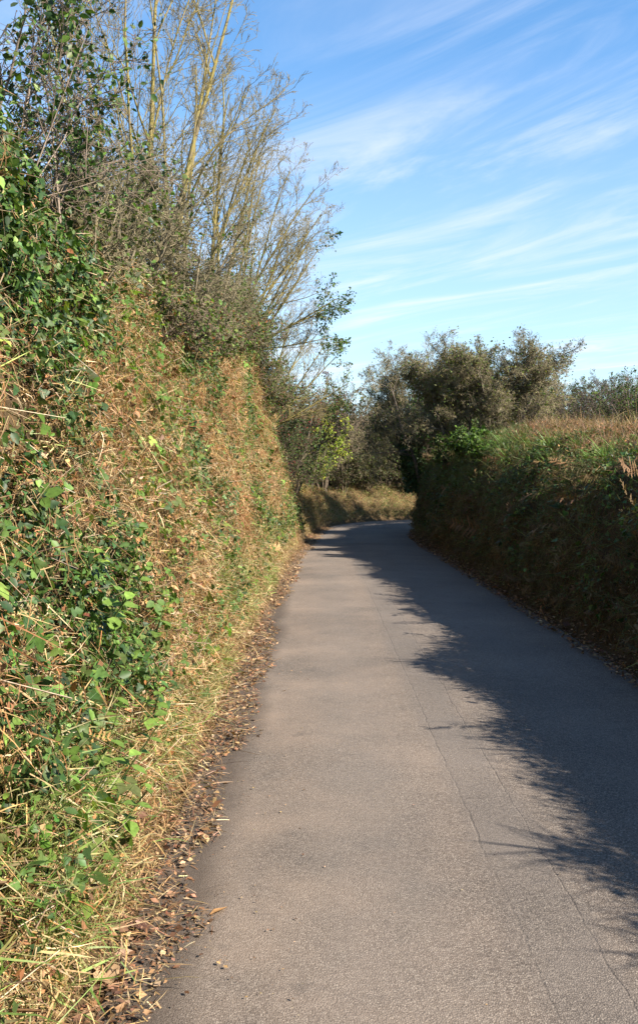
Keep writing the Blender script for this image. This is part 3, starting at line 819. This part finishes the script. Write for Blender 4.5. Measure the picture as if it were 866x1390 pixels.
# right hand wind-shaped hawthorns
G_H = 'hawthorns on the right bank'
HAW = [(.11, .14, .035), (.14, .17, .045), (.085, .12, .03), (.15, .15, .05), (.13, .11, .04)]
def hawthorn(x, y, stems, label, seed, leaf, kids=(9, 8, 6), group=G_H, z=None, wind=(0, 0, 0), ivy=0, size=.037, cols=HAW, up=(.02, .08, .08, .04), rmin=.003, name='hawthorn', twig=(.20, .17, .105), bark=(.09, .075, .06), fine=True):
    z = (ground_z(x, y)-.1) if z is None else z
    w = Wood(seed)
    q = Q(levels=3, kids=list(kids), up=list(up), wig=[.11, .13, .16, .2], ratio=[.6, .55, .5], bare=[.25, .15, .1], ang=[(25, 60), (25, 65), (25, 70)],
          bark=bark, twig=twig, rmin=rmin, wind=wind, thin_lev=2, sub=[(5, .55, 25, 65), (3, .6, 25, 60)] if fine else [(5, .5, 25, 65)])
    for (dx, dy, d, L, r) in stems:
        w.grow((x+dx, y+dy, z), unit(np.array(d, float)), L, r, 0, q)
    ls = [('crown', w.leaves(LEAF, leaf, size, cols, .06), M_LEAF)]
    if ivy:
        n = ivy; r_ = w.nr; b = Bag()
        st = stems[0]; t = r_.random(n); ctr = np.array([x+st[0], y+st[1], z])+unit(np.array(st[2], float))*st[3]*.75*t[:, None]
        a = r_.random(n)*2*math.pi; rr = .16+.16*r_.random(n)+.12*fbm(a*1.5, t*6, 3)
        P = ctr+np.stack([np.cos(a)*rr, np.sin(a)*rr, 0*a], 1); Nn = np.stack([np.cos(a), np.sin(a), .3+0*a], 1)
        b.put(IVY[0], IVY[1], P, unit(-UP+.5*r_.normal(size=(n, 3))), unit(Nn+.4*r_.normal(size=(n, 3))), .06*np.exp(r_.normal(0, .25, n)), pal(IVY_C[:3], n, .2))
        ls.append(('ivy', b, M_IVY))
    return plant(name, (x, y, z), label, 'tree', group, w, M_BARK, M_BARK, ls)

hawthorn(2.8, 26.6, [(0, 0, (-.12, 0, 1), 3.0, .09), (.3, .2, (.15, 0, 1), 3.3, .07), (.1, -.3, (-.3, -.1, 1), 3.2, .05), (0, .1, (-.5, .1, 1), 3.0, .05), (.2, .1, (0, -.2, 1), 3.3, .05)],
         'ivy clad hawthorn at the corner of the right bank, leaning over the lane', 71, 11000, ivy=3600, z=1.25, kids=(10, 9, 7), wind=(.02, 0, 0))
hawthorn(3.15, 21.2, [(0, 0, (.1, 0, 1), 2.2, .06), (.35, .1, (.3, .1, 1), 2.2, .05), (-.1, .3, (-.15, .1, 1), 2.2, .05), (.1, .5, (-.45, 0, 1), 2.1, .045), (.2, -.3, (.6, 0, 1), 2.0, .045), (.3, -.2, (.0, -.3, 1), 2.1, .045), (0, -.1, (-.7, .0, 1), 2.0, .045), (.5, 0, (.45, -.2, 1), 2.1, .045)],
         'broad domed hawthorn with dense brown twigs, middle of the right bank', 72, 18000, kids=(11, 10, 7), wind=(.05, 0, 0), up=(.0, .05, .06, .04))
hawthorn(4.0, 20.4, [(0, 0, (.2, 0, 1), 2.2, .05), (.2, .1, (.55, 0, 1), 2.2, .05), (.1, .3, (.35, .1, 1), 2.1, .045), (-.1, .2, (-.25, 0, 1), 2.0, .04), (.2, 0, (.75, .1, 1), 2.1, .035)],
         'wind combed hawthorn leaning to the right beside the domed one', 73, 5500, wind=(.09, 0, 0))
G_SHADE = 'added shade casting bushes on the inside of the bend'  # mostly hidden behind the hawthorns, added to throw shade on the far bank
for i, (x, y, h, lab) in enumerate([(3.9, 29.5, 2.8, 'added shade casting bush on the inside of the bend nearest the ivy clad hawthorn'), (4.9, 30.8, 3.0, 'second added shade casting bush along the inside of the bend'),
        (6.1, 31.7, 3.0, 'third added shade casting bush along the inside of the bend'), (7.4, 32.4, 2.6, 'fourth added shade casting bush along the inside of the bend'), (9.0, 32.9, 2.6, 'fifth added shade casting bush along the inside of the bend')]):
    shrub(x, y, h, lab, 140+i, G_SHADE, 9000, .07, OLIVE_C+IVY_C, stems=10, spread=.6, name='bush', rmin=.004)
shrub(3.1, 17.4, .45, 'low ivy mound on the crest of the right bank, nearest the camera', 86, None, 2200, .045, GREEN_C[:2]+IVY_C[2:], tpl=IVY, stems=8, spread=.9, name='ivy_mound')
shrub(3.15, 19.0, .6, 'larger ivy mound where the right bank crest rises to the hawthorns', 87, None, 2800, .05, GREEN_C[:2]+IVY_C[2:], tpl=IVY, stems=8, spread=.9, name='ivy_mound')
shrub(3.0, 20.6, .75, 'bright ivy covered bush under the hawthorns, half in sun', 81, None, 2400, .045, GREEN_C[:1]+OLIVE_C+IVY_C[2:], tpl=IVY, stems=8, name='bush')
shrub(3.3, 25.2, 1.5, 'dark green bush on the bank below the ivy clad hawthorn', 82, None, 3000, .05, IVY_C, tpl=IVY, stems=8, name='bush')
G_E = 'low leafy shrubs along the edge of the left hedge top'
for i, (x, y, h, n, lab) in enumerate([(-1.5, 7.9, .55, 1500, 'low leafy shrub spilling over the hedge edge nearest the camera'),
        (-1.5, 9.6, .6, 1800, 'low green shrub spilling over the hedge edge below the tallest bare tree'),
        (-1.5, 11.4, .7, 2200, 'low leafy shrub spilling over the hedge edge just past the tallest bare tree'),
        (-1.5, 13.2, .75, 2400, 'low olive shrub on the hedge edge before the second lichened tree'),
        (-1.5, 15.0, .8, 2600, 'low leafy shrub on the hedge edge past the second lichened tree'),
        (-1.5, 16.9, .8, 2800, 'low green shrub on the hedge edge under the third lichened tree'),
        (-1.45, 18.8, .8, 3000, 'low leafy shrub on the hedge edge past the third lichened tree'),
        (-1.4, 20.4, .8, 3200, 'low leafy shrub on the hedge edge under the arching tree'),
        (-1.3, 21.8, 1.0, 4200, 'low leafy shrub on the last corner of the tall hedge')]):
    shrub(x, y, h, lab, 180+i, G_E, n, .034, OLIVE+GREEN_C+IVY_C[3:]+RUST_C[:1], tilt=(.5, 0), stems=12, spread=.9, kids=(7, 6, 4), twig=(.17, .135, .09))
G_S = 'low shrubs on the right skyline'
shrub(6.4, 25.8, 1.6, 'small rounded bare shrub on the skyline beside the hawthorns', 83, G_S, 900, .04, HAW, stems=10, spread=.9, kids=(9, 7, 4), twig=(.10, .08, .065), rmin=.003)
shrub(7.5, 24.2, 1.6, 'wide grey brown shrub near the right edge of the skyline', 84, G_S, 1100, .04, HAW, stems=12, spread=1.1, kids=(9, 7, 4), twig=(.10, .08, .065), rmin=.003)
shrub(8.6, 25.0, 1.9, 'taller twiggy shrub behind the dark green bush at the right', 85, G_S, 1100, .04, HAW, stems=12, spread=.9, kids=(9, 7, 4), twig=(.10, .08, .065), rmin=.003)
shrub(7.35, 21.0, 1.45, 'dark green rounded bush at the far right of the bank top', 88, None, 4200, .045, IVY_C+GREEN_C[:1], stems=12, spread=.8, name='bush')

# trees and bushes round the bend
G_B = 'trees beyond the bend'
DK = [(.045, .055, .018), (.06, .07, .022), (.035, .045, .016), (.085, .075, .03)]
for i, (x, y, h, n, lab) in enumerate([
        (1.2, 38.6, 3.6, 5200, 'dark olive tree behind the bend, left of the gap'),
        (2.9, 38.8, 3.4, 5200, 'dark olive tree filling the gap behind the bend'),
        (4.6, 39.6, 3.6, 4600, 'dark tree behind the bend beside the right bank corner'),
        (2.2, 43.0, 4.2, 4600, 'taller thin crowned tree farther back behind the bend'),
        (-.6, 37.5, 3.2, 4600, 'bushy tree behind the yellow green sapling'),
        (5.8, 44.0, 4.4, 4000, 'far tree showing over the lane beside the ivy clad hawthorn')]):
    hawthorn(x, y, [(0, 0, (0, 0, 1), h*.62, .08), (.3, .2, (.4, 0, 1), h*.55, .06), (-.3, -.1, (-.4, .1, 1), h*.55, .06), (0, .2, (.1, -.4, 1), h*.5, .05)],
             lab, 90+i, n, group=G_B, size=.075, cols=DK, kids=(8, 7, 5), rmin=.005, name='dense_tree', fine=False)
shrub(.15, 34.6, 2.3, 'bright yellow green sapling glowing in the sun at the bend', 101, None, 4200, .075, [(.30, .36, .04), (.38, .40, .05), (.24, .31, .04)], stems=5, spread=.35, name='sapling', cat='sapling', rmin=.004)
shrub(-.9, 27.6, 3.4, 'hawthorn full of dark red berries under the arching tree', 102, None, 8000, .05, IVY_C+OLIVE, stems=9, spread=.8, name='berry_hawthorn', cat='tree', extra=(4500, .05, [(.17, .022, .02), (.12, .025, .025)]))
shrub(-1.6, 30.2, 2.2, 'dark green bush above the bank before the bend', 103, None, 8000, .055, IVY_C+GREEN_C[:1], stems=10, spread=.8, name='bush')
shrub(-1.2, 25.4, 2.0, 'olive bush in the hollow at the end of the tall hedge', 104, None, 6000, .05, IVY_C+OLIVE, stems=9, spread=.7, name='bush')
shrub(-.4, 33.2, 1.8, 'light green bush on the bank at the outside of the bend', 105, None, 3000, .055, GREEN_C+OLIVE, stems=9, spread=.7, name='bush')
for i, (x, y, h, n, lab) in enumerate([(.4, 40.2, 3.0, 8000, 'dark round bush behind the bend, left of the others'), (1.9, 40.6, 3.1, 8000, 'olive round bush behind the bend, straight up the lane'),
        (3.3, 40.8, 3.0, 8000, 'dark bush behind the far bank, second from the right bank corner'), (4.8, 41.2, 3.2, 8000, 'dark bush behind the far bank, beside the right bank corner'),
        (-1.2, 40.0, 3.0, 8000, 'dark bush behind the yellow green sapling'), (-2.6, 36.0, 2.8, 7000, 'dark bush behind the berry hawthorn')]):
    shrub(x, y, h, lab, 120+i, 'bushes closing the view behind the bend', n, .085, DK+OLIVE, stems=12, spread=.75, name='bush', kids=(8, 6, 4), rmin=.005)
shrub(.5, 36.4, 3.6, 'tall thin bare stems rising behind the sapling', 106, None, 0, stems=6, spread=.22, name='bare_sapling', cat='sapling', rmin=.005, kids=(8, 5, 3), twig=(.16, .12, .08))
for i, (x, y, lab) in enumerate([(.9, 35.6, 'dark low bush on the far bank just right of the sapling'), (1.8, 36.5, 'dark low bush on the far bank straight up the lane'), (3.5, 37.6, 'dark low bush on the far bank between two paler ones')]):
    shrub(x, y, 1.5, lab, 160+i, 'low bushes on the far bank', 4500, .06, DK+OLIVE, stems=9, spread=.9, name='bush', rmin=.004)
shrub(2.6, 37.4, 1.5, 'low bush on top of the sunlit far bank', 107, None, 2600, .06, OLIVE+GREEN_C[:1], stems=9, spread=.8, name='bush')
shrub(4.4, 38.0, 1.6, 'low yellowish bush on the far bank near the corner', 108, None, 2600, .06, OLIVE+GREEN_C[3:], stems=9, spread=.8, name='bush')

# ------------------------------------------------------------------ single plants and leaves
#-
def nettle(x, y, z, h, seed):
    r_ = np.random.default_rng(seed); b = Bag(); st = Bag()
    lean = r_.normal(0, .12, 2)
    nlev = int(h/.05)
    w_ = Wood(seed)
    P = [np.array([lean[0]*t*h, lean[1]*t*h, h*t]) for t in np.linspace(0, 1, 6)]
    w_.tube(P, np.linspace(.004, .002, 6), 5, np.array((.12, .16, .05)), True)
    for i in range(1, nlev+1):
        t = i/nlev
        for k in range(2):
            a = i*math.pi/2+k*math.pi+r_.normal(0, .3); Ax = np.array([[math.cos(a), math.sin(a), .25-.5*(1-t)]])
            b.put(LEAF[0]*np.array([1.25, 1, 1]), LEAF[1], np.array([[lean[0]*t*h, lean[1]*t*h, h*t]]), Ax, np.array([[0, 0, 1.0]]),
                  np.array([.075*(1.15-.75*t)*math.exp(r_.normal(0, .15))]), np.array([(.13, .21, .04)])*math.exp(r_.normal(0, .2)))
    return w_.thin.mesh('stem', True), b.mesh('leaves', True)
protos = [nettle(0, 0, 0, h, 200+i) for i, h in enumerate((.22, .3, .18))]
NET = [(3.35, .16), (3.5, .13), (3.45, .2), (3.7, .18), (3.75, .27), (4.0, .16), (4.1, .25), (4.4, .3), (3.3, .11), (4.7, .22)]
for i, (s, u) in enumerate(NET):
    P, N, z = bank_point(np.array([s]), np.array([u]), -1)
    e = empty('nettle', P[0]+N[0]*.13); e.rotation_euler = (rng.normal(0, .15), .35+rng.normal(0, .1), rng.normal(0, .4)); e.scale = (1.2, 1.2, 1.1)
    tag(e, 'fresh bright green nettle growing low at the bottom left of the bank', 'nettle', 'nettles at the bottom left')
    for nm, me, m in (('stem', protos[i % 3][0], M_GRASS), ('leaves', protos[i % 3][1], M_LEAF)):
        if not me.materials: me.materials.append(m)
        c = bpy.data.objects.new(nm, me); COL.objects.link(c); c.parent = e

# big curled fallen leaves on the verge
def dead_leaf_mesh(seed):
    r_ = np.random.default_rng(seed); k = 14; V = []; F = []
    a = np.linspace(0, 2*math.pi, k, endpoint=False)
    rr = 1+.32*np.cos(5*a)+.12*r_.normal(size=k)
    for j, sc in enumerate((.5, 1.0)):
        for i in range(k):
            x_, y_ = rr[i]*sc*math.cos(a[i])*.5, rr[i]*sc*math.sin(a[i])*.6
            V.append((x_, y_, .35*sc*sc*abs(x_)+.16*sc*r_.normal()*.5+.1*sc))
    V.append((0, 0, 0)); c = 2*k
    for i in range(k):
        i2 = (i+1) % k
        F += [(c, i, i2), (i, k+i, k+i2), (i, k+i2, i2)]
    cl = np.array(LITTER_C[seed % len(LITTER_C)])*1.15+np.array([.03, .015, .005])
    return make_mesh('fallen_leaf', np.array(V)*1.0, [np.array(F)], np.tile(cl, (len(V), 1)), True)
DL = [dead_leaf_mesh(i) for i in range(5)]
for me in DL: me.materials.append(M_DEADLEAF)
for i in range(70):
    s = 2.7+12*rng.random()**1.6; off = rng.uniform(-.05, .33)
    if i < 4: s, off = (7.2+.15*i, -.06-.03*i)
    x, y, nx, ny = edge_at(EDGE_L, S_L, s, -1)
    z = max(float(zoff(max(off, 0), s, -1)), .012)+.03
    o = bpy.data.objects.new('fallen_leaf', DL[i % 5]); COL.objects.link(o)
    o.location = (x+nx*off, y+ny*off, z); o.rotation_euler = (rng.normal(0, .3), rng.normal(0, .3), rng.random()*6.3)
    k = .042*math.exp(rng.normal(0, .3)); o.scale = (k, k, k*.7)
    tag(o, 'curled brown fallen leaf lying on the litter of the sunlit verge', 'leaf', 'curled fallen leaves on the left verge')

b = Bag(); n = 1500
gx = np.where(rng.random(n) < .65, -.55+.5*rng.random(n)**1.8, 2.42-.6*rng.random(n)**1.6); gx = np.where(rng.random(n) < .2, rng.uniform(-.5, 2.4, n), gx)
gy = 2.4+18*rng.random(n)**1.4
tt = np.clip((gx+.65)/3.2, 0, 1); gz = .004+.035*(1-(2*tt-1)**2)+.012
P = np.stack([gx, gy, gz], 1)
b.put(SMALL[0], SMALL[1], P, unit(rng.normal(size=(n, 3))*np.array([1, 1, .1])), unit(UP+.25*rng.normal(size=(n, 3))), .008*np.exp(rng.normal(0, .5, n)), pal(LITTER_C+DRY_C[:3], n, .3))
tag(obj('grit', b.mesh('grit'), M_DEADLEAF), 'crumbs of leaf and grit strewn thinly over the road surface', 'grit', kind='stuff')

# pale dry stalks sticking out of the left bank
def stalk_mesh(seed):
    r_ = np.random.default_rng(seed); w_ = Wood(seed); P = [np.zeros(3)]; d = np.array([0, 0, 1.0])
    for i in range(5):
        d = unit(d+.28*r_.normal(size=3)); P.append(P[-1]+d*.2)
    w_.tube(P, np.linspace(.012, .007, 6), 5, np.array([(.38, .29, .18), (.45, .36, .25), (.28, .18, .10)][seed % 3]), True)
    return w_.thin.mesh('dry_stalk', True)
SM = [stalk_mesh(i) for i in range(6)]
for me in SM: me.materials.append(M_DRY)
for i in range(120):
    s = 2.8+12*rng.random()**1.5; u = rng.uniform(.2, .88)
    P, N, z = bank_point(np.array([s]), np.array([u]), -1)
    o = bpy.data.objects.new('dry_stalk', SM[i % 6]); COL.objects.link(o)
    d = Vector(unit(N[0]*.4+rng.normal(0, .7, 3)+UP*.25)); o.location = P[0]+N[0]*.08
    o.rotation_euler = d.to_track_quat('Z', 'Y').to_euler(); k = .13*math.exp(rng.normal(0, .25)); o.scale = (k*1.2, k*1.2, k)
    tag(o, 'pale dry stalk poking out of the sunlit hedge bank', 'stalk', 'pale dry stalks in the left bank')

# ferns and strap-leaved tussocks on the crest of the right bank
def fern_mesh(seed):
    r_ = np.random.default_rng(seed); b = Bag(); n = 8
    a = np.arange(n)*2*math.pi/n+r_.normal(0, .2, n); A = np.stack([np.cos(a)*.8, np.sin(a)*.8, .9+0*a], 1)
    Nn = np.stack([-np.cos(a)*.7, -np.sin(a)*.7, .8+0*a], 1)
    T = FROND_G[seed % 3]
    b.put(T[0], T[1], np.zeros((n, 3)), A, Nn, .5*np.exp(r_.normal(0, .2, n)), pal([(.06, .10, .025), (.05, .085, .025)], n, .15))
    return b.mesh('fern', False)
def tuss_mesh(seed):
    r_ = np.random.default_rng(seed); b = Bag(); n = 46
    a = r_.random(n)*2*math.pi; t = .25+.55*r_.random(n); A = np.stack([np.cos(a)*t, np.sin(a)*t, 1+0*a], 1)
    Nn = -np.stack([-np.cos(a), -np.sin(a), .3+0*a], 1)*-1
    L = .42*np.exp(r_.normal(0, .2, n))
    for i in range(5):
        q = np.arange(n) % 5 == i; T = BLADES[i]
        b.put(T[0], T[1], .04*r_.normal(size=(q.sum(), 3))*np.array([1, 1, .2]), A[q], Nn[q], np.stack([0*L[q]+.014, L[q], L[q]], 1), pal([(.11, .18, .04), (.15, .22, .06)], q.sum(), .18))
    return b.mesh('tussock', False)
FM = [fern_mesh(i) for i in range(3)]; TM = [tuss_mesh(i) for i in range(3)]
for me in FM+TM: me.materials.append(M_GRASS)
def place(name, me, s, u, sc, label, cat, grp):
    P, N, z = bank_point(np.array([s]), np.array([u]), 1)
    o = bpy.data.objects.new(name, me); COL.objects.link(o); o.location = P[0]
    o.rotation_euler = (rng.normal(0, .1), -.35, rng.random()*.6); o.scale = (sc,)*3
    tag(o, label, cat, grp)
for i in range(40):
    place('grass_tussock', TM[i % 3], -4+27*rng.random(), rng.uniform(.5, .68), rng.uniform(.6, .95), 'strap leaved green grass tussock on the crest of the right bank', 'tussock', 'grass tussocks on the right crest')
for i in range(22):
    place('fern', FM[i % 3], -4+26*rng.random(), rng.uniform(.3, .58), rng.uniform(.3, .5), 'green fern growing in the face of the shaded right bank', 'fern', 'ferns on the right bank')

# ------------------------------------------------------------------ light, sky, camera
SUN_EL = R(36); SUN_AZ = R(-32)          # direction to the sun: +x is 0, -y is behind the camera
sd = Vector((math.cos(SUN_EL)*math.cos(SUN_AZ), math.cos(SUN_EL)*math.sin(SUN_AZ), math.sin(SUN_EL)))
sun = bpy.data.lights.new('sun', 'SUN'); sun.energy = 5.0; sun.angle = R(.5); sun.color = (1, .90, .77)
so = bpy.data.objects.new('sun', sun); COL.objects.link(so)
so.rotation_euler = sd.to_track_quat('Z', 'Y').to_euler(); so.location = (20, -15, 30)

W = bpy.data.worlds.new('World'); scene.world = W; W.use_nodes = True
nt = W.node_tree; N = nt.nodes; L = nt.links; N.clear()
out = N.new('ShaderNodeOutputWorld'); bg = N.new('ShaderNodeBackground'); bg.inputs['Strength'].default_value = .072
sky = N.new('ShaderNodeTexSky'); sky.sky_type = 'NISHITA'; sky.sun_disc = False
sky.sun_elevation = SUN_EL; sky.sun_rotation = math.atan2(sd.x, sd.y)
sky.air_density = 1.3; sky.dust_density = .2; sky.ozone_density = 3.0; sky.altitude = 50
tc = N.new('ShaderNodeTexCoord'); sep = N.new('ShaderNodeSeparateXYZ'); L.new(tc.outputs['Generated'], sep.inputs[0])
def wm(op, a, b=None, c=None):
    n = N.new('ShaderNodeMath'); n.operation = op
    for i, v in enumerate((a, b, c)):
        if v is None: continue
        if isinstance(v, (int, float)): n.inputs[i].default_value = v
        else: L.new(v, n.inputs[i])
    return n.outputs[0]
zc = wm('ADD', wm('MAXIMUM', sep.outputs[2], 0), .05)
cx = wm('DIVIDE', sep.outputs[0], zc); cy = wm('DIVIDE', sep.outputs[1], zc)
cmb = N.new('ShaderNodeCombineXYZ'); L.new(cx, cmb.inputs[0]); L.new(cy, cmb.inputs[1])
def cloud(rot, sx, sy, off, detail, lo, hi, dist=1.0, rough=.62):
    mp = N.new('ShaderNodeMapping'); mp.vector_type = 'TEXTURE'; mp.inputs['Rotation'].default_value = (0, 0, R(rot)); mp.inputs['Scale'].default_value = (sx, sy, 1); mp.inputs['Location'].default_value = off
    L.new(cmb.outputs[0], mp.inputs['Vector'])
    nz = N.new('ShaderNodeTexNoise'); nz.inputs['Scale'].default_value = 1; nz.inputs['Detail'].default_value = detail
    nz.inputs['Roughness'].default_value = rough; nz.inputs['Distortion'].default_value = dist
    L.new(mp.outputs[0], nz.inputs['Vector'])
    mr = N.new('ShaderNodeMapRange'); mr.interpolation_type = 'SMOOTHSTEP'
    mr.inputs[1].default_value = lo; mr.inputs[2].default_value = hi; L.new(nz.outputs['Fac'], mr.inputs[0]); return mr.outputs[0]
c1 = cloud(-48, 1.5, .42, (3.1, .4, 0), 10, .41, .80, 1.1)
c2 = cloud(-50, 2.4, 1.2, (5.7, 1.3, 0), 4, .24, .58, .6)
haze = N.new('ShaderNodeMapRange'); haze.inputs[1].default_value = .0; haze.inputs[2].default_value = .42; haze.inputs[3].default_value = .5; haze.inputs[4].default_value = .0
L.new(sep.outputs[2], haze.inputs[0])
fac = wm('MINIMUM', wm('ADD', wm('MULTIPLY', wm('MULTIPLY', c1, c2), .58), haze.outputs[0]), .9)
mx = N.new('ShaderNodeMix'); mx.data_type = 'RGBA'
tint = N.new('ShaderNodeVectorMath'); tint.operation = 'MULTIPLY'; tint.inputs[1].default_value = (.67, .95, 1.14); L.new(sky.outputs[0], tint.inputs[0])
L.new(fac, mx.inputs['Factor']); L.new(tint.outputs[0], mx.inputs['A']); mx.inputs['B'].default_value = (4.9, 5.1, 5.7, 1)
L.new(mx.outputs['Result'], bg.inputs['Color']); L.new(bg.outputs[0], out.inputs[0])

cam = bpy.data.cameras.new('camera'); co = bpy.data.objects.new('camera', cam); COL.objects.link(co)
cam.sensor_fit = 'HORIZONTAL'; cam.sensor_width = 24; cam.lens = 35.0; cam.shift_y = -45/866
cam.clip_start = .05; cam.clip_end = 5000
co.location = (0, 0, 1.6); co.rotation_euler = (R(90), 0, 0)
scene.camera = co
vs = scene.view_settings
scene.display_settings.display_device = 'sRGB'
vs.view_transform = 'Standard'; vs.look = 'None'; vs.gamma = 1; vs.use_curve_mapping = False; vs.exposure = 1.6
scene.cycles.max_bounces = 6; scene.cycles.diffuse_bounces = 3; scene.cycles.transmission_bounces = 3
scene.cycles.use_denoising = True
